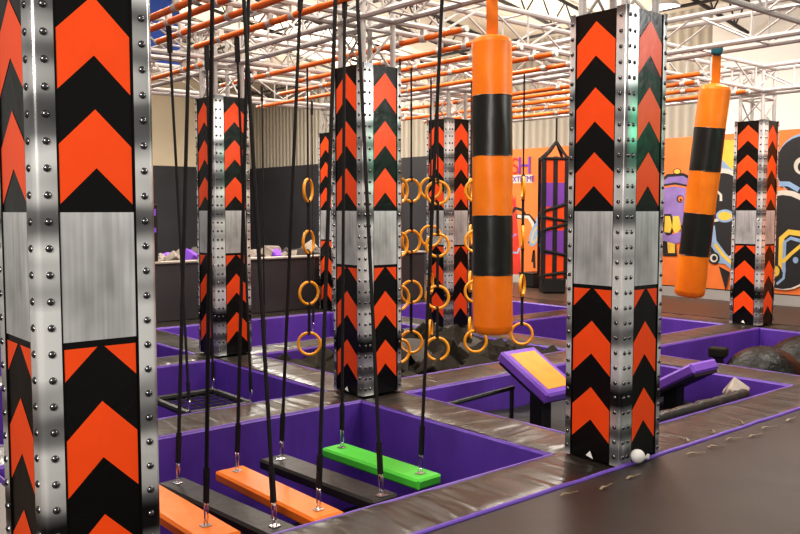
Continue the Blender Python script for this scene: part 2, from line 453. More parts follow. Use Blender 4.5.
def corner_trim(wy=TW, wx=TW):
    # rounded corner at (-hs,-hs): wing wy along the -Y face, wing wx along the -X face; steel print with rivets
    b=MB(); r=.022; prof=[(-hs+wy,-hs-.003)]
    for i in range(6):
        a=-PI/2-i*(PI/2)/5; prof.append((-hs+r+math.cos(a)*(r+.003),-hs+r+math.sin(a)*(r+.003)))
    prof.append((-hs-.003,-hs+wx))
    n=16; vs=[]; fs=[]; k=len(prof)
    for i in range(n+1):
        for (x,y) in prof: vs.append((x,y,.01+(H-.01)*i/n))
    for i in range(n):
        for j in range(k-1): a=i*k+j; fs.append((a,a+k,a+k+1,a+1))
    b.add(vs,fs,'steel_print',True)
    b.box((prof[0][0]+.002,-hs+.001,H/2),(.006,.006,H-.02),'vinyl_black'); b.box((-hs+.001,prof[-1][1]+.002,H/2),(.006,.006,H-.02),'vinyl_black')
    nr=30
    for i in range(nr):
        z=.07+i*(H-.13)/(nr-1)
        spots=[((-hs-.003,-hs+wx*.55,z),Matrix.Rotation(-PI/2,3,'Y'))]
        for d in ((wy*.55,) if wy<.08 else (.028,.078)): spots.append(((-hs+d,-hs-.003,z),Matrix.Rotation(PI/2,3,'X')))
        for (c,rt) in spots:
            b.lathe([(.0145,0),(.0135,.004),(.008,.008),(.001,.009)],'rivet',8,c=c,rot=rt,caps=(False,False))
    return b
WIDE=.118
def column(even=False):
    t=thing('padded_column','x','pillar')
    a,c=(FACE_A,TRIM_A) if even else (FACE_F,TRIM_F)
    a.build('vinyl_panel',t); c.build('corner_trim',t)
    fo=co=None
    (FACE_A if even else FACE_L).build('vinyl_panel',t).rotation_euler=(0,0,3*PI/2)
    (TRIM_A if even else TRIM).build('corner_trim',t).rotation_euler=(0,0,3*PI/2)
    for q in (1,2):
        if fo is None:
            fo=(FACE_A if even else FACE).build('vinyl_panel',t); co=(TRIM_A if even else TRIM).build('corner_trim',t); fo.rotation_euler=co.rotation_euler=(0,0,q*PI/2)
        else:
            for src in (fo,co):
                c=src.copy(); COL.objects.link(c); c.parent=t; c.rotation_euler=(0,0,q*PI/2)
    for sx in (-1,1):
        for sy in (-1,1):
            b=MB(); b.tube([(sx*.165,sy*.165,.02),(sx*.165,sy*.165,3.66)],.026,'white_paint',10); b.build('post',t)
    b=MB()
    for q in range(4):
        rt=Matrix.Rotation(q*PI/2,3,'Z')
        b.tube([rt@Vector((-.165,-.165,2.86)),rt@Vector((.165,-.165,3.2))],.011,'white_paint',6)
        b.tube([rt@Vector((-.165,-.165,3.2)),rt@Vector((.165,-.165,3.2))],.013,'white_paint',6)
        b.tube([rt@Vector((-.165,-.165,2.88)),rt@Vector((.165,-.165,2.88))],.011,'white_paint',6)
    b.build('cross_brace',t)
    b=MB()
    for q in range(4):
        rt=Matrix.Rotation(q*PI/2,3,'Z')
        b.box(rt@Vector((0,-hs+.014,H/2+.005)),(S-.06,.012,H-.03) if q%2==0 else (.012,S-.06,H-.03),'vinyl_black')
    b.build('foam_core',t)
    b=MB(); rt=Matrix.Rotation(-PI/2,3,'Z')
    b.add([rt@Vector(v) for v in ((-.034,-hs-.010,.035),(.026,-hs-.012,.022),(-.006,-hs-.002,.068))],[(0,1,2)],'white'); b.build('corner_tag',t)
    return t
OUT=.054
FACE=face_panel(OUT,OUT); TRIM=corner_trim(OUT,OUT); FACE_F=face_panel(WIDE,OUT); TRIM_F=corner_trim(WIDE,.076); FACE_L=face_panel(OUT,.076); FACE_A=face_panel(.078,.078); TRIM_A=corner_trim(.078,.078)
col_list=[((0,0),'huge chevron pillar filling the left edge of the picture'),
((1,0),'chevron pillar right of centre beside the small white ball'),
((1,1),'chevron pillar at the far corner of the swing step pit'),
((1,2),'chevron pillar behind the hanging square frame, in front of the low wall'),
((2,2),'chevron pillar behind the rings and left of the big hanging bag'),
((3,1),'chevron pillar at right in front of the mural'),
((2,3),'small distant chevron pillar beside the leftmost string of rings')]
proto=None
for (ij,lab) in col_list:
    if ij==(0,0): o=column(True)
    elif proto is None: proto=column(); o=proto
    else: o=copy_tree(proto)
    o.location=(GX[ij[0]]+(.010 if ij==(0,0) else 0),GY[ij[1]]-(.008 if ij==(0,0) else 0),0); o['label']=lab; o['group']='padded chevron pillars'
    if ij==(0,0): o.scale=(1,1.13,1); o.location.y+=.028

# ------------------------------------------------------------------ overhead trusses
def truss(a, c, label, mtl='white_paint'):
    a=Vector(a); c=Vector(c); d=(c-a); L=d.length; d.normalize(); s=Vector((-d.y,d.x,0)); w=.175; zb,zt=3.3,3.635
    t=thing('box_truss',label,'truss',tuple(a),group='white box trusses overhead')
    for sy in (-1,1):
        for z in (zb,zt):
            b=MB(); b.tube([s*w*sy+Vector((0,0,z)),d*L+s*w*sy+Vector((0,0,z))],.029,mtl,8); b.build('chord',t)
    b=MB(); n=max(2,round(L/.60)); st=L/n
    for i in range(n):
        p=d*(st*i); q=d*(st*(i+1))
        for sy in (-1,1):
            o=s*w*sy
            z0,z1=(zb,zt) if i%2==0 else (zt,zb)
            b.tube([p+o+Vector((0,0,z0)),q+o+Vector((0,0,z1))],.012,mtl,5,cap=False)
            if i%2==0: b.tube([p+o+Vector((0,0,zb)),p+o+Vector((0,0,zt))],.012,mtl,5,cap=False)
        for z in (zb,zt):
            b.tube([p-s*w+Vector((0,0,z)),p+s*w+Vector((0,0,z))],.012,mtl,5,cap=False)
            pass
    b.build('lattice',t)
truss((PU-.17,0,0),(10.75,0,0),'white box truss crossing the upper right corner')
truss((-.4,PV,0),(10.75,PV,0),'white box truss running right from the pillar at the swing step pit')
truss((-.4,2*PV,0),(10.75,2*PV,0),'white box truss over the left middle and rear centre pillars')
truss((1.2,3*PV,0),(10.75,3*PV,0),'rearmost white box truss, over the low foam pit wall')
truss((PU,-.17,0),(PU,3*PV+.2,0),'white box truss the big orange and black bag hangs from')
truss((2*PU,-1.6,0),(2*PU,3*PV+.2,0),'white box truss the leaning orange and black bag hangs from')
truss((3*PU,-1.6,0),(3*PU,3*PV+.2,0),'white box truss over the right rear pillar')

# ------------------------------------------------------------------ orange overhead bars
def bar(x, y0, y1, label, cl=()):
    t=thing('overhead_bar',label,'bar',(x,y0,3.2),group='orange overhead bars')
    b=MB(); b.tube([(0,0,0),(0,y1-y0,0)],.027,'orange_bar',12); b.build('pipe',t)
    for e in (0,y1-y0):
        b=MB(); b.tube([(0,e-.02,0),(0,e+.02,0)],.029,'clamp',10); b.build('end_cap',t)
    for yc in cl:
        if not (y0<yc<y1): continue
        b=MB(); b.tube([(0,yc-y0-.03,0),(0,yc-y0+.03,0)],.036,'clamp',10)
        b.box((.0,yc-y0,.05),(.05,.045,.06),'clamp',bev=.006); b.tube([(.03,yc-y0,.03),(.07,yc-y0,.03)],.008,'clamp',6)
        b.build('clamp',t)
CL=(-.17,.17,1.2,2.49,2.84,3.7,5.15,5.5,6.6,7.8)
for x,lab in ((1.1,'orange overhead bar above the nearest orange swing step'),(1.45,'orange overhead bar above the nearer black swing step'),
    (1.80,'orange overhead bar above the middle orange swing step'),(2.26,'orange overhead bar above the farther black swing step'),(2.64,'orange overhead bar above the green swing step')):
    bar(x,-.25,4.2,lab,CL)
bar(1.98,2.3,4.2,'short orange overhead bar holding one strap of the hanging square frame',(2.5,3.36,3.9))
for x,y0,y1,lab in ((4.05,1.95,6.3,'orange overhead bar with the leftmost string of rings'),(4.58,2.2,5.4,'orange overhead bar with the rings beside the swing step pillar'),
    (5.03,2.2,6.5,'orange overhead bar with two strings of rings side by side'),(5.55,2.2,7.95,'orange overhead bar over the middle of the foam cube pit'),
    (6.15,2.2,5.6,'orange overhead bar with the rings behind the big bag'),
    (7.45,2.3,7.95,'orange overhead bar just past the rear centre pillar'),(7.8,1.9,5.6,'orange overhead bar seen between the nearest full pillar and the leaning bag'),
    (8.35,2.3,7.95,'orange overhead bar over the left part of the rear pits'),(8.95,2.3,7.95,'orange overhead bar over the middle of the rear pits'),(9.6,2.3,7.95,'orange overhead bar over the right part of the rear pits'),
    (3.50-.35,5.0,8.0,'orange overhead bar in front of the far wall, left of the pillar tops')):
    bar(x,y0,y1,lab,CL)

# ------------------------------------------------------------------ swing steps
def carabiner(b, p, s=1.):
    p=Vector(p)
    pts=[(0.018,-.045),(.018,.03),(.012,.048),(0,.054),(-.012,.048),(-.018,.03),(-.018,-.045),(-.012,-.058),(0,-.062),(.012,-.058)]
    b.tube([p+Vector((0,x*s,z*s)) for x,z in pts],.0055*s,'steel',6,closed=True)
    b.tube([p+Vector((.012*s,.018*s,.0)),p+Vector((.012*s,.018*s,.03))],.007*s,'steel',6)
def rope(parent, base, top, w=.022):
    """strap from the bar down to a carabiner and D-ring on the step; points in the parent's frame"""
    base=Vector(base); top=Vector(top); d=(top-base).normalized()
    q=MB(); a=base+d*.15
    q.tube([a+d*.02,(a+top)/2,top],.012,'webbing',6)
    q.strap([a-d*.015,a+d*.15],.032,.022,'webbing',(0,1,0)); q.strap([a+d*.10,a+d*.19],.022,.03,'webbing',(0,1,0))
    q.strap([top-d*.14,top],.034,.022,'webbing',(0,1,0))
    r=q.build('rope',parent)
    q=MB(); carabiner(q,base+d*.085); q.build('carabiner',r)
    q=MB(); q.ring(base+Vector((0,0,.014)),.020,.004,'steel',rot=Matrix.Rotation(PI/2,3,'Z'),n=14,k=6); q.box(base,(.06,.05,.006),'steel',bev=.002); q.build('d_ring',r)
def swing_step(mtl, x, xb, hooks, tops, label, z=-.2, w=.23, y0=.82, y1=1.93, yaw=0., panels=False):
    yc=(y0+y1)/2
    t=thing('swing_step',label,'swing step',(x,yc,z-.075),(0,0,yaw),group='hanging swing steps')
    b=MB(); L=y1-y0
    b.box((0,0,.037),(w,L,.076),mtl,bev=.016)
    b.build('plank',t)
    if panels:
        b=MB()
        for yy in (-L*.28,0,L*.28): b.box((0,yy,.0745),(w-.02,.006,.003),'step_black')
        b.build('seam',t)
    Rz=Matrix.Rotation(-yaw,3,'Z')
    for hy,ty in zip(hooks,tops):
        top=Rz@Vector((xb-x,ty-yc,3.2-(z-.075)-.0))
        rope(t,(0,hy-yc,.079),top)
swing_step('step_orange',1.06,1.1,(1.02,1.86),(.90,1.86),'orange padded swing step nearest the camera, partly hidden by the huge pillar',z=-.18,w=.25)
swing_step('step_black',1.345,1.45,(.80,1.90),(1.22,1.88),'nearer black swing step, between the two orange ones',yaw=R(4.5),y0=.70,y1=2.0,z=-.2,w=.21)
swing_step('step_orange',1.72,1.80,(.84,1.84),(.72,1.73),'orange swing step between the two black ones',z=-.19,y0=.72,y1=1.95)
swing_step('step_black',2.15,2.26,(.80,1.90),(1.15,1.80),'farther black swing step, beside the green one',yaw=R(3.5),y0=.76,y1=2.02,z=-.195)
swing_step('step_green',2.65,2.64,(.97,1.84),(.72,1.79),'bright green swing step at the right of the pit',yaw=R(2.5),y0=.87,y1=1.95,z=-.19)

# hanging square frame in the second pit
t=thing('net_square','square black tubular frame hanging level on four straps in the left pit','frame',(2.35,3.6,-.1))
b=MB(); hx,hy=.30,.36
for r0 in (.03,): b.tube([(-hx,-hy,0),(hx,-hy,0),(hx,hy,0),(-hx,hy,0)],r0,'black_plastic',8,closed=True)
for (p,q) in (((-hx,-hy,0),(hx,-hy,0)),((hx,-hy,0),(hx,hy,0)),((hx,hy,0),(-hx,hy,0)),((-hx,hy,0),(-hx,-hy,0))):
    b.tube([p,q],.032,'black_plastic',8)
b.build('tube_frame',t)
b=MB()
for i in range(1,6):
    u=-hx+2*hx*i/6; b.tube([(u,-hy,-.01),(u,hy,-.01)],.006,'webbing',5)
    v=-hy+2*hy*i/6; b.tube([(-hx,v,-.012),(hx,v,-.012)],.006,'webbing',5)
b.build('net',t)
for (sx,sy,tx,ty) in ((-1,-1,1.98,3.36),(1,1,2.62,3.93),(1,-1,2.64,3.40),(-1,1,1.98,3.9)):
    q=MB(); p=Vector((sx*hx,sy*hy,.03)); top=Vector((tx-2.35,ty-3.6,3.27)); d=(top-p).normalized()
    q.tube([p+d*.1,top],.011,'webbing',6); q.strap([p+d*.08,p+d*.25],.03,.02,'webbing',(0,1,0)); q.strap([top-d*.22,top],.045,.028,'webbing',(0,1,0))
    r=q.build('strap',t); q=MB(); carabiner(q,p+d*.05); q.build('carabiner',r)

# ------------------------------------------------------------------ rings
def ring_strand(x, y, label, z0=.16, n=4, step=.565, turns=None):
    t=thing('ring_strand',label,'ring strand',(x,y,3.2),group='strings of orange rings')
    RR=.122; zs=[z0+step*i-3.2 for i in range(n)]
    prev=0.
    for i in range(n-1,-1,-1):
        q=MB(); q.strap([(0,0,prev),(0,0,zs[i]+RR-.02)],.030 if i<n-1 else .018,.012,'webbing',(.64,-.77,0))
        q.strap([(0,0,zs[i]+RR+.03),(0,0,zs[i]+RR-.022)],.036,.034,'webbing',(.64,-.77,0))
        if i<n-1: q.strap([(0,0,prev+.012),(0,0,prev-.04)],.036,.034,'webbing',(.64,-.77,0))
        prev=zs[i]-RR+.01
        q.build('strap',t)
    for i in range(n):
        a=(turns[i] if turns else 0)
        b=MB(); b.ring((0,0,0),RR,.0165,'ring',rot=Matrix.Rotation(a,3,'Z'),n=32,k=10); b.build('ring',t,loc=(0,0,zs[i]))
face=-.7   # facing the camera
def tt(*a): return [R(q) for q in a]
ring_strand(4.06,4.40,'leftmost string of four orange rings, beside the small distant pillar',turns=tt(-40,0,28,34))
ring_strand(4.55,3.42,'string of orange rings half hidden by the swing step pillar',turns=tt(-5,0,10,10),z0=.15)
ring_strand(5.0,3.76,'string of orange rings just right of the swing step pillar',turns=tt(-40,-20,-5,-5))
ring_strand(5.03,3.36,'string of orange rings in front of the rear centre pillar',turns=tt(-40,-40,-35,-40),z0=.13)
ring_strand(5.6,4.10,'string of orange rings turned edge-on behind those at the rear centre pillar',turns=tt(40,35,-30,-40),z0=.2)
ring_strand(5.6,3.34,'string of orange rings at the left edge of the big hanging bag',turns=tt(-40,-40,-45,-40),z0=.16)
ring_strand(6.15,3.98,'string of orange rings turned edge-on behind the big hanging bag',turns=tt(40,40,40,35),z0=.2)
ring_strand(6.22,3.20,'string of orange rings right of the big hanging bag',turns=tt(-50,30,44,48),z0=.2)

# bare hanging ropes over the rear pits
for (x,y,zb,lab) in ((4.42,5.95,-.05,'thin black rope hanging behind the left middle pillar'),(5.75,6.8,-.05,'thin black rope hanging beside the small distant pillar'),
        (8.75,5.7,-.05,'thin black rope hanging in front of the mural lettering'),(7.5,6.2,.3,'thin black rope hanging behind the rear centre pillar')):
    t=thing('hanging_rope',lab,'rope',(x,y,3.2),group='bare hanging ropes')
    b=MB(); b.tube([(0,0,0),(0,0,zb-3.2+.06)],.010,'webbing',6); b.strap([(0,0,-.02),(0,0,-.2)],.03,.02,'webbing',(.64,-.77,0)); b.strap([(0,0,zb-3.2+.30),(0,0,zb-3.2+.06)],.03,.02,'webbing',(.64,-.77,0)); b.build('cord',t)
    b=MB(); carabiner(b,(0,0,zb-3.2)); b.build('carabiner',t)

# ------------------------------------------------------------------ hanging bags
def bag(top, lean, L, r, label, wrap=None, strap_top=None):
    t=thing('hanging_bag',label,'bag',tuple(top),lean,group='orange and black hanging bags')
    b=MB(); bands=['bag_orange','bag_black','bag_orange','bag_black','bag_orange']; h=L/5
    wr=lambda a,z: 1+.012*math.sin(3*a+z*9)+.008*math.sin(7*a+z*17)
    b.lathe([(.001,.0),(r*.75,-.006),(r*.93,-.022),(r*.985,-.05)],'bag_orange',28,caps=(False,False),fn=wr)
    for i,m in enumerate(bands):
        z0=-.05 if i==0 else -h*i; z1=-h*(i+1) if i<4 else -L+.06
        n=8; pr=[]
        for k in range(n+1):
            z=z0+(z1-z0)*k/n; rr=r*(.985+.015*math.sin(-z/L*PI)+(.010 if (i==4 and k>3) else 0))
            pr.append((rr,z))
        b.lathe(pr,m,28,caps=(False,False),fn=wr)
        if i: b.lathe([(r*.995,z0+.004),(r*1.012,z0),(r*.995,z0-.004)],'bag_black',28,caps=(False,False))
    wr2=lambda a,z: 1+.03*math.sin(9*a)*(1 if z<-L+.05 else .3)
    b.lathe([(r*.995,-L+.06),(r*.96,-L+.025),(r*.80,-L),(r*.4,-L-.012),(.001,-L-.014)],'bag_orange',28,caps=(False,False),fn=wr2)
    b.build('bag_body',t)
    inv=Euler(lean).to_matrix().inverted(); e=inv@(Vector(strap_top)-Vector(top))
    q=MB(); q.strap([(0,0,-.02),e*.3+Vector((0.004,0,0)),e*.7,e],.085,.022,'bag_orange',(.77,-.64,0)); q.box((0,0,-.006),(.13,.10,.03),'bag_orange',bev=.01); q.build('strap',t)
    q=MB()
    if wrap: q.lathe([(.03,-.05),(.055,-.03),(.06,.02),(.045,.06),(.02,.07)],wrap,12,c=e); q.build('strap_wrap',t)
    else: q.ring(e+Vector((0,0,.0)),.045,.010,'black_plastic',rot=Matrix.Rotation(R(40),3,'Z'),n=16,k=6); q.build('shackle',t)
bag((3.53,1.14,2.94),(R(-.9),0,0),2.24,.153,'big upright orange and black banded bag hanging in the middle of the picture',strap_top=(3.52,1.13,3.26))
bag((7.02,1.30,2.93),(R(6.3),R(0),0),2.22,.158,'leaning orange and black banded bag hanging at right before the mural',wrap='teal',strap_top=(7.0,1.28,3.27))

# ------------------------------------------------------------------ tilted steps
def tilt_step(x0, x1, ya, za, yb, zb, label):
    """top surface runs from (ya,za) down to (yb,zb)"""
    d=Vector((0,yb-ya,zb-za)); L=d.length; ang=math.atan2(zb-za,yb-ya)
    c=Vector(((x0+x1)/2,(ya+yb)/2,(za+zb)/2)); rot=Matrix.Rotation(ang,3,'X'); th=.11
    nrm=rot@Vector((0,0,1))
    if nrm.z<0: rot=rot@Matrix.Rotation(PI,3,'X'); nrm=-nrm
    t=thing('tilted_step',label,'step',(c.x,c.y,PITZ),group='tilted jump steps')
    cc=c-nrm*th/2-Vector((c.x,c.y,PITZ))
    b=MB(); b.box(cc,(x1-x0,L,th),'purple_pad',rot=rot,bev=.022); b.build('pad',t)
    b=MB(); b.box(cc+nrm*(th/2+.001),(x1-x0-.13,L-.14,.006),'inset_orange',rot=rot,bev=.002); b.build('grip_panel',t)
    b=MB(); b.box(cc-nrm*(th/2+.012),(x1-x0-.05,L-.06,.024),'black_plastic',rot=rot); b.build('backing_board',t)
    zt=cc.z-nrm.z*(th/2)-.0
    b=MB(); b.box((0,0,zt/2),(.13,.16,zt),'black_plastic',bev=.01); b.build('post',t)
    b=MB(); b.box((0,0,.03),(.5,.6,.06),'black_plastic',bev=.01); b.build('base',t)
tilt_step(4.55,5.02,1.98,.34,1.40,.02,'purple tilted step with an orange top, left of the nearest full pillar')
tilt_step(6.16,6.62,1.00,.17,1.62,-.20,'purple tilted step seen from its raised end, right of the nearest full pillar')
b=MB()
b.tube([(3.80,1.95,-.06),(4.70,1.95,-.02)],.022,'black_plastic',8); b.tube([(3.81,1.95,-.06),(3.81,1.95,-.94)],.02,'black_plastic',8); b.tube([(4.68,1.95,-.03),(4.68,1.95,-.94)],.02,'black_plastic',8)
tag(b.build('support_rail'),'black tubular rail beneath the orange-topped tilted step','rail')
b=MB(); nx,ny=24,18; vs=[]; fs=[]
for i in range(nx+1):
    for j in range(ny+1):
        x=3.80+2.95*i/nx; y=.33+2.07*j/ny
        vs.append((x,y,.05*noise.noise(Vector((x*2.2,y*2.2,2)))))
for i in range(nx):
    for j in range(ny): a=i*(ny+1)+j; fs.append((a,a+ny+1,a+ny+2,a+1))
b.add(vs,fs,'pit_floor',True); b.box((5.275,1.365,-.30),(2.9,2.0,.5),'pit_floor')
tag(b.build('pit_mat',loc=(0,0,-.36)),'sagging black mat lying in the pit under the tilted steps','mat')
# rolled netting along the near edge of that pit
b=MB(); n=40
pts=[(4.0+2.0*i/n,0.36+.012*noise.noise(Vector((i*.6,5,0))),-.005+.012*noise.noise(Vector((i*.5,0,9)))) for i in range(n+1)]
b.tube(pts,[.052+.014*noise.noise(Vector((i*.9,1,1))) for i in range(n+1)],'step_black',10)
b.tube([(4.05,.385,-.02),(4.05,.385,-.94)],.02,'black_plastic',6); b.tube([(5.95,.385,-.02),(5.95,.385,-.94)],.02,'black_plastic',6)
tag(b.build('rolled_net'),'rolled black netting along the pit edge behind the nearest full pillar','net')
b=MB(); rt=Euler((R(35),R(-12),R(20))).to_matrix()
b.box((0,0,0),(.30,.17,.07),'foam_beige',rot=rt,bev=.01); b.box(rt@Vector((.11,-.0,-.08)),(.08,.17,.13),'foam_beige',rot=rt,bev=.01)
b.box((0,.03,-.5),(.10,.10,.86),'black_plastic')
tag(b.build('foam_wedge',loc=(6.08,.47,.0)),'beige L-shaped foam offcut propped at the pit corner before the balls','foam')

# ------------------------------------------------------------------ black balls in the right pit
def black_ball(c, r, sq, label):
    t=thing('inflatable_ball',label,'ball',(c[0],c[1],PITZ),group='black textured balls')
    b=MB(); n=16; pr=[]
    for i in range(n+1):
        a=-PI/2+PI*i/n; pr.append((max(.001,r*math.cos(a)),sq*math.sin(a)))
    b.lathe(pr,'ball',36,c=(0,0,c[2]-PITZ),caps=(False,False),fn=lambda a,z:1+.006*math.sin(18*a))
    b.build('shell',t)
    q=MB(); q.lathe([(r*.62,0),(r*.66,.02),(r*.62,.06),(r*.5,.07)],'black_plastic',24); q.build('seat_ring',t)
black_ball((8.0,1.18,-.33),.46,.45,'smaller black textured ball in front of the right pit')
black_ball((9.10,1.12,-.40),.62,.55,'larger black textured ball at the right edge, behind the other')
b=MB(); b.box((0,0,0),(.15,.2,.11),'foam_dark',bev=.015); b.box((0,0,-.49),(.1,.1,.86),'black_plastic'); tag(b.build('foam_block',loc=(7.90,1.68,.0),rot=(0,0,.3)),'dark brown foam block left of the black balls','foam block')

# ------------------------------------------------------------------ foam cubes
def cube_mesh(sz, m, name):
    b=MB(); b.box((0,0,0),sz,m,bev=.014); o=b.build(name); return o
dark=[cube_mesh((.32,.30,.26),'foam_dark','foam_cube'),None]
first=True
pos=[]
for i in range(10):
    for j in range(7):
        x=3.95+2.66*i/9+random.uniform(-.05,.05); y=3.12+1.78*j/6+random.uniform(-.05,.05)
        pos.append((x,y,-.24+random.uniform(-.07,.06)+(.04 if (i>3) else -.02)))
for i in range(10): pos.append((random.uniform(4.3,6.5),random.uniform(3.5,4.8),.0+random.uniform(-.06,.02)))
for p in pos:
    if first: o=dark[0]; first=False
    else: o=dark[0].copy(); COL.objects.link(o)
    o.location=p; o.rotation_euler=(random.uniform(-.7,.7),random.uniform(-.7,.7),random.uniform(0,3))
    o.scale=[random.uniform(.9,1.2) for _ in range(3)]
    tag(o,'dark grey foam cube in the pit under the hanging rings','foam cube',group='dark foam cubes under the rings')
b=MB(); b.box((5.275,4.01,-.62),(2.96,2.08,.6),'foam_dark')
o=tag(b.build('foam_fill'),'packed lower layer of dark foam cubes under the rings','foam',kind='stuff')
# draped dark mat lying over the cubes
b=MB(); vs=[]; fs=[]
for i in range(15):
    for j in range(9):
        u,v=i/14,j/8; x=5.0+1.5*u; y=4.4-.75*v+.25*u
        vs.append((x,y,.10-.30*(v-.45)**2*2+.05*noise.noise(Vector((u*3,v*3,4)))-.08*max(0,u-.75)*4))
for i in range(14):
    for j in range(8): a=i*9+j; fs.append((a,a+9,a+10,a+1))
b.add(vs,fs,'foam_grey',True); tag(b.build('draped_sheet'),'dark sheet draped over the foam cubes under the rings','sheet')

# raised foam pit behind the low wall
b=MB(); b.box((4.9,8.42,.42),(8.8,.14,.86),'pony_grey'); struct(b.build('wall_low'))
b=MB(); b.box((4.9,8.42,.865),(8.84,.20,.035),'cap_beige',bev=.008); struct(b.build('trim_low_wall'))
b=MB(); b.box((4.9,9.6,.375),(8.7,2.2,.75),'foam_grey'); tag(b.build('foam_fill'),'packed foam filling the raised pit behind the low wall','foam',kind='stuff')
protos=[]
for m_,nm,lab,wgt in (('foam_beige','foam_cube','pale beige foam cube heaped behind the low wall',5),('foam_purple','foam_cube','purple foam cube heaped behind the low wall',1.3),('foam_grey','foam_cube','dark grey foam cube heaped behind the low wall',3)):
    o=cube_mesh((.21,.21,.17),m_,nm); o.location=(.9,9.9,.78); tag(o,lab,'foam cube',group=lab.replace('cube','cubes').replace('heaped ','')); protos.append((o,wgt))
bag_=[0]*5+[1]*2+[2]*4
for i in range(130):
    src=protos[random.choice(bag_)][0]; o=src.copy(); COL.objects.link(o)
    x=random.uniform(1.2,9.1); hump=.10*noise.noise(Vector((x*.9,3.3,0)))
    o.location=(x,random.uniform(8.68,9.9),.80+random.uniform(-.05,.09)+hump)
    o.rotation_euler=(random.uniform(-.8,.8),random.uniform(-.8,.8),random.uniform(0,3))
    o.scale=(random.uniform(.8,1.2),)*3
b=MB(); b.box((0,0,.42),(.12,.10,.84),'black_plastic',bev=.01); b.box((0,-.052,.72),(.06,.004,.10),'foam_purple'); b.box((0,-.052,.46),(.06,.004,.07),'foam_purple')
tag(b.build('post',loc=(4.06,8.47,.885)),'dark post standing on the low wall just right of the huge pillar','post')

# ------------------------------------------------------------------ mural on the right-hand wall
CAM=Vector((-1.152,-3.344,1.6415)); FPX,PITCH,YAW=843.8,.0676,.7004
fw=Vector((math.sin(YAW)*math.cos(PITCH),math.cos(YAW)*math.cos(PITCH),-math.sin(PITCH))); rt_=Vector((math.cos(YAW),-math.sin(YAW),0)); up_=rt_.cross(fw)
def onwall(px,py,x=XW):
    d=fw+rt_*((px-400)/FPX)+up_*((267-py)/FPX); k=(x-CAM.x)/d.x; p=CAM+d*k
    return p.y,p.z
mural=thing('mural','orange graffiti mural with dark discs and swirls along the right wall','mural',(XW,4,0))
b=MB()
y0,z0=onwall(497,281); ym=-2.8
b.box((XW-.008,(y0+ym)/2,(WZ+.2)/2),(.016,y0-ym,WZ-.2),'mural_orange')
lay=[.018]
def poly(pts, m):
    lay[0]+=.0006; x=XW-lay[0]
    q=[onwall(*p) for p in pts]
    a=sum(q[i][0]*q[(i+1)%len(q)][1]-q[(i+1)%len(q)][0]*q[i][1] for i in range(len(q)))
    if a>0: q=q[::-1]
    b.add([(x,y,z) for y,z in q],[tuple(range(len(q)))],m)
def ell(cx,cy,rx,ry,m,rot=0.,n=28):
    c,s=math.cos(R(rot)),math.sin(R(rot))
    poly([(cx+rx*math.cos(t)*c-ry*math.sin(t)*s,cy+rx*math.cos(t)*s+ry*math.sin(t)*c) for t in [2*PI*i/n for i in range(n)]],m)
def stroke(pts,w,m):
    L=[];Rr=[]
    for i,p in enumerate(pts):
        a=pts[max(i-1,0)];c=pts[min(i+1,len(pts)-1)]; dx,dy=c[0]-a[0],c[1]-a[1]; l=math.hypot(dx,dy); nx_,ny_=-dy/l*w/2,dx/l*w/2
        L.append((p[0]+nx_,p[1]+ny_));Rr.append((p[0]-nx_,p[1]-ny_))
    for i in range(len(pts)-1): poly([L[i],L[i+1],Rr[i+1],Rr[i]],m); lay[0]-=.0006
    lay[0]+=.0006
# left: red streaks and a blue-grey loop
poly([(507,222),(512,190),(514,200),(516,196),(518,225),(521,262),(522,284),(513,280),(511,250)],'p_red')
stroke([(510,216),(516,208),(523,210),(526,216)],3.2,'p_black'); stroke([(512,252),(518,253),(520,248)],2,'p_blue'); stroke([(511,238),(517,234)],2,'p_purple')
stroke([(517,216),(523,217),(529,216),(534,222),(536,231),(534,240),(530,244)],5,'p_black')
stroke([(518,216),(524,217),(529,217),(533,223),(535,231),(533,240)],3.2,'p_cream')
ell(536,234,5.2,13,'p_blue',18); ell(536,235,3.2,9,'p_yellow',18); ell(536,235,2,7,'p_blue',18)
stroke([(538,222),(541,214),(545,208)],4,'p_blue')
stroke([(533,262),(534.5,250),(535,268)],2,'p_black')
# purple blot with yellow bands
poly([(655,184),(668,174),(684,173),(698,180),(704,200),(702,220),(692,228),(676,229),(660,226),(652,205)],'p_black')
poly([(658,186),(669,177),(684,176),(696,183),(701,200),(699,217),(690,224),(677,226),(662,222),(655,204)],'p_purple')
stroke([(664,186),(676,184),(690,187),(698,184)],3.2,'p_black'); stroke([(665,187),(676,185.5),(690,188)],1.6,'mural_orange')
ell(681,199,3.6,3.8,'p_black'); ell(681.5,199,2.6,2.8,'mural_orange'); ell(681.5,200,1.2,1.4,'p_black')
ell(678,171.5,4,3,'p_black'); ell(678,171.5,3.2,2.3,'p_yellow')
poly([(665,214),(672,214),(675,226),(672,236),(664,234)],'p_black'); poly([(666,216),(671,216),(673,226),(671,233),(665,232)],'p_yellow')
poly([(674,216),(680,216),(682,228),(677,236),(673,228)],'p_yellow'); poly([(662,238),(676,236),(678,256),(664,256)],'p_black'); poly([(668,239),(676,239),(676,253),(669,253)],'p_yellow')
poly([(661,226),(668,236),(680,232),(690,224),(692,238),(676,244),(662,240)],'p_purple')
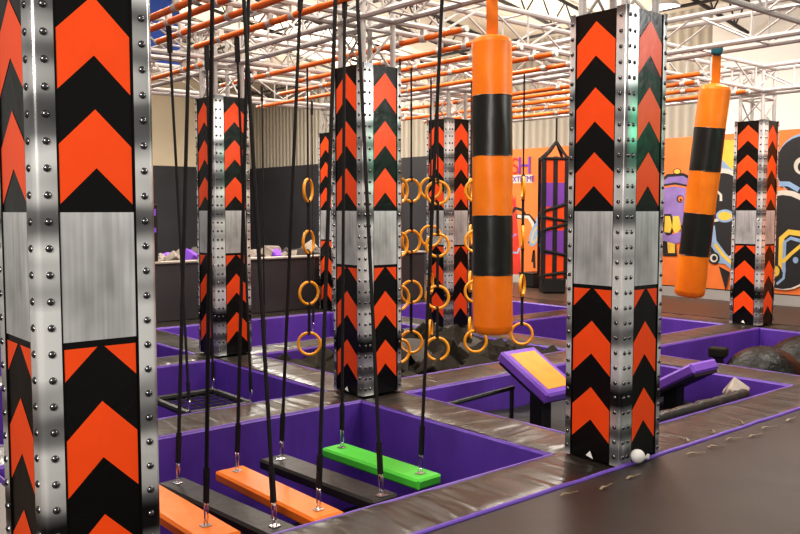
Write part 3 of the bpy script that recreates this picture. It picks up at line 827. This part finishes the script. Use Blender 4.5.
# centre: large dark disc with cream and blue rim
poly([(718,140),(738,140),(742,178),(722,168)],'p_yellow'); poly([(716,152),(735,172),(737,182),(714,170)],'p_blue')
ell(726,216,33,48,'p_blue'); ell(723,214,31,46,'p_cream'); ell(724,215,28,42,'p_black')
stroke([(712,192),(718,191),(722,195),(722,201)],2.6,'p_cream')
stroke([(712,221),(724,219)],3,'p_cream'); ell(726,216,9,6.5,'p_blue'); ell(726,216,6.8,4.4,'p_yellow'); 
stroke([(712,226),(714,242),(724,256),(734,266)],8,'p_blue'); stroke([(716,244),(724,255),(733,263)],3.2,'p_yellow')
ell(715,258,5.8,6,'p_black'); ell(715,258,4,4.2,'p_cream'); ell(715.4,258,2.2,2.6,'p_black')
poly([(720,266),(731,272),(727,291)],'p_black')
# right: upper disc, lower big disc, note-shaped swirl
ell(808,166,31,33,'p_blue'); ell(806,166,29,30,'p_black'); ell(804,166,9,9,'p_cream'); ell(805,167,6,6,'p_black')
stroke([(780,184),(790,184),(800,190)],5,'p_blue'); stroke([(778,186),(782,190),(788,190)],3,'mural_orange')
ell(786,240,40,50,'p_cream'); ell(784,242,38,47,'p_black')
stroke([(782,270),(783,238),(790,232),(806,234)],5.5,'p_yellow'); stroke([(785,272),(786,242),(792,238),(806,242)],3.4,'p_blue')
stroke([(784,262),(792,254),(804,244)],3.5,'p_yellow')
ell(776,273,7.5,9,'p_black'); ell(776,271,5,5.6,'p_yellow'); stroke([(778,284),(785,278),(786,268)],2.6,'p_blue')
ell(797,260,4.4,5,'p_black'); ell(797,260,2.8,3.2,'p_blue')
ell(830,205,20,26,'p_blue'); ell(832,206,17,22,'mural_orange'); ell(835,250,24,30,'p_purple')
po=b.build('painted_panel',mural); po.location=(-XW,-4,0)
def text(body, px, py, hpx, mname, name='lettering', w=1.):
    y,z=onwall(px,py); y2,z2=onwall(px,py-hpx)
    cu=bpy.data.curves.new(name,'FONT'); cu.body=body; cu.size=(z2-z)/.70; cu.extrude=.002; cu.space_character=.95
    cu.materials.append(M[mname]); o=bpy.data.objects.new(name,cu); COL.objects.link(o); o.parent=mural
    o.rotation_euler=(PI/2,0,-PI/2); o.location=(-.032,y-4,z); o.scale=(w,1,1)
    dg=bpy.context.evaluated_depsgraph_get(); me=bpy.data.meshes.new_from_object(o.evaluated_get(dg)); q_=bpy.data.objects.new(name,me); COL.objects.link(q_); q_.parent=mural
    q_.rotation_euler=o.rotation_euler; q_.location=o.location; q_.scale=o.scale; bpy.data.objects.remove(o); bpy.data.curves.remove(cu); return q_
text('S',511,174,16,'p_red',w=1.15); text('H',518,174,17,'letter_purple',w=1.1)
q=MB(); ya,za=onwall(512,183); yb,zb=onwall(533,175); q.box((-.018,(ya+yb)/2-4,(za+zb)/2),(.006,ya-yb,zb-za+.02),'p_cream'); q.build('word_band',mural)
text('XTREME',513,182,5.5,'letter_purple',w=1.05)

# tall colour-block bag in a strap cage before the mural
t=thing('strapped_bag','tall orange and purple block bag in a black strap cage by the mural','bag',(11.95,7.5,0),(0,0,R(-40)))
b=MB(); w=.42; zz=.30; hh=2.34/5
for i,m_ in enumerate(('vinyl_orange','letter_purple','vinyl_orange','letter_purple','vinyl_orange')):
    b.box((0,0,zz+hh*(i+.5)),(w,w,hh),m_,bev=.0)
b.build('bag_body',t)
b=MB(); b.box((0,0,.15),(.46,.46,.30),'black_plastic',bev=.03); b.build('base',t)
b=MB(); e=w/2+.012
for x in (-e,0,e):
    for y in (-e,0,e):
        if x==0 and y==0: continue
        b.strap([(x,y,.28),(x,y,2.68)],.085,.02,'webbing',(1,0,0) if y else (0,1,0))
for z,dz in ((.36,.06),(.85,-.1),(1.25,.12),(1.5,-.08),(1.62,.14),(2.64,.0)):
    b.tube([(-e,-e,z),(e,-e,z+dz),(e,e,z),(-e,e,z-dz),(-e,-e,z)],.032,'webbing',6)
for x in (-e,e):
    for y in (-e,e): b.tube([(x,y,2.66),(x*.5+.03,y*.5,2.80),(.05,0,2.98)],.03,'webbing',6)
b.tube([(.05,0,3.0),(.05,0,3.5)],.02,'webbing',6)
b.build('strap_cage',t)
b=MB(); b.box((0,0,.15),(.46,.42,.28),'black_plastic',bev=.02); b.box((0,-.0,.30),(.48,.44,.03),'black_plastic',bev=.01)
tag(b.build('storage_box',loc=(12.6,8.55,0)),'low black box on the floor below the mural lettering','box')
# speaker on the far wall, blue banner
t=thing('wall_speaker','black wall speaker on the far wall at upper left','speaker',(11.9,YW-.35,4.5))
b=MB(); b.box((0,0,0),(.55,.4,.8),'black_plastic',rot=Euler((R(14),0,R(14))).to_matrix(),bev=.04); b.build('cabinet',t)
b=MB(); b.box((0,.2,.2),(.08,.4,.08),'black_plastic'); b.tube([(0,.1,.3),(.5,.2,.95)],.03,'black_plastic',6); b.build('bracket',t)
b=MB(); b.box((0,0,0),(2.4,.03,1.5),'blue_banner'); b.box((0,0,.76),(2.44,.05,.04),'white_paint')
for xx in (-1.1,1.1): b.tube([(xx,0,.76),(xx,0,roofz(6.0+xx)-5.45)],.008,'webbing',5)
tag(b.build('banner',loc=(6.0,14,5.45)),'deep blue banner hanging under the roof at upper left','banner')

# ------------------------------------------------------------------ lights
def lamp(x,y,label):
    z=roofz(x)-.75
    t=thing('high_bay_light',label,'light',(x,y,z),group='high bay lights under the roof')
    b=MB(); b.lathe([(.24,0),(.25,.02),(.14,.16),(.07,.2),(.07,.34)],'lamp_body',20,caps=(False,True)); b.build('housing',t)
    b=MB(); b.lathe([(.001,.018),(.23,.018)],'lamp',20,caps=(False,False)); b.build('lens',t)
    b=MB(); b.tube([(0,0,.34),(0,0,.74)],.012,'lamp_body',6); b.build('stem',t)
for i,(x,y) in enumerate(((8.9,7.0),(11.2,4.6),(4.2,12.6),(9.4,14.5),(11.6,1.0),(4.8,6.2))):
    lamp(x,y,('high bay light above the big orange and black bag','high bay light above the leaning bag','high bay light above the left middle pillar','high bay light before the far wall','high bay light in the upper right corner','high bay light above the rings')[i])
def area(name,loc,rot,size,power,col=(1,.95,.88)):
    l=bpy.data.lights.new(name,'AREA'); l.energy=power; l.color=col; l.shape='RECTANGLE'; l.size,l.size_y=size
    o=bpy.data.objects.new(name,l); COL.objects.link(o); o.location=loc; o.rotation_euler=rot; return o
for i,(x,y) in enumerate(((1.5,.5),(5.5,.8),(9.5,1.2),(2,5),(6,5.2),(10,5.5),(4,10.5),(9.5,10.5),(4,16),(10,16))):
    area('roof_light',(x,y,roofz(x)-.9),(0,0,0),(1.3,.5),150 if y<9 else 260)
for (x,y,p) in ((6.5,8.5,260),(11.2,7,110),(5,14.5,380),(11,14,300),(9,2,60),(3,4,150)):   # added unseen uplights that brighten the pale roof and upper walls
    area('roof_fill',(x,y,3.95),(PI,0,0),(2.2,1.2),p,(1,.93,.82))
area('camera_side_fill',(-3.6,-3.5,3.6),(R(66),0,R(-45)),(2.6,1.6),240)  # added fill from behind the camera, no fixture of the hall
area('green_light',(8.6,-4.2,2.75),(R(90),0,R(38)),(.7,.5),9,(.02,1.,.45))
area('window_light',(7.6,-4.4,4.3),(R(80),0,R(35)),(2.4,1.2),120,(1,.98,.95))
w=bpy.data.worlds.new('hall'); bpy.context.scene.world=w; w.use_nodes=True
w.node_tree.nodes['Background'].inputs[0].default_value=(1,.95,.88,1); w.node_tree.nodes['Background'].inputs[1].default_value=.30

# ------------------------------------------------------------------ camera
cd=bpy.data.cameras.new('camera'); cam=bpy.data.objects.new('camera',cd); COL.objects.link(cam)
cd.sensor_width=36; cd.lens=FPX*36/800; cd.clip_end=200
cam.location=CAM; cam.rotation_euler=(PI/2-PITCH,0,-YAW)
bpy.context.scene.camera=cam
sc=bpy.context.scene
sc.view_settings.view_transform='Standard'; sc.view_settings.look='Medium High Contrast'; sc.view_settings.exposure=0
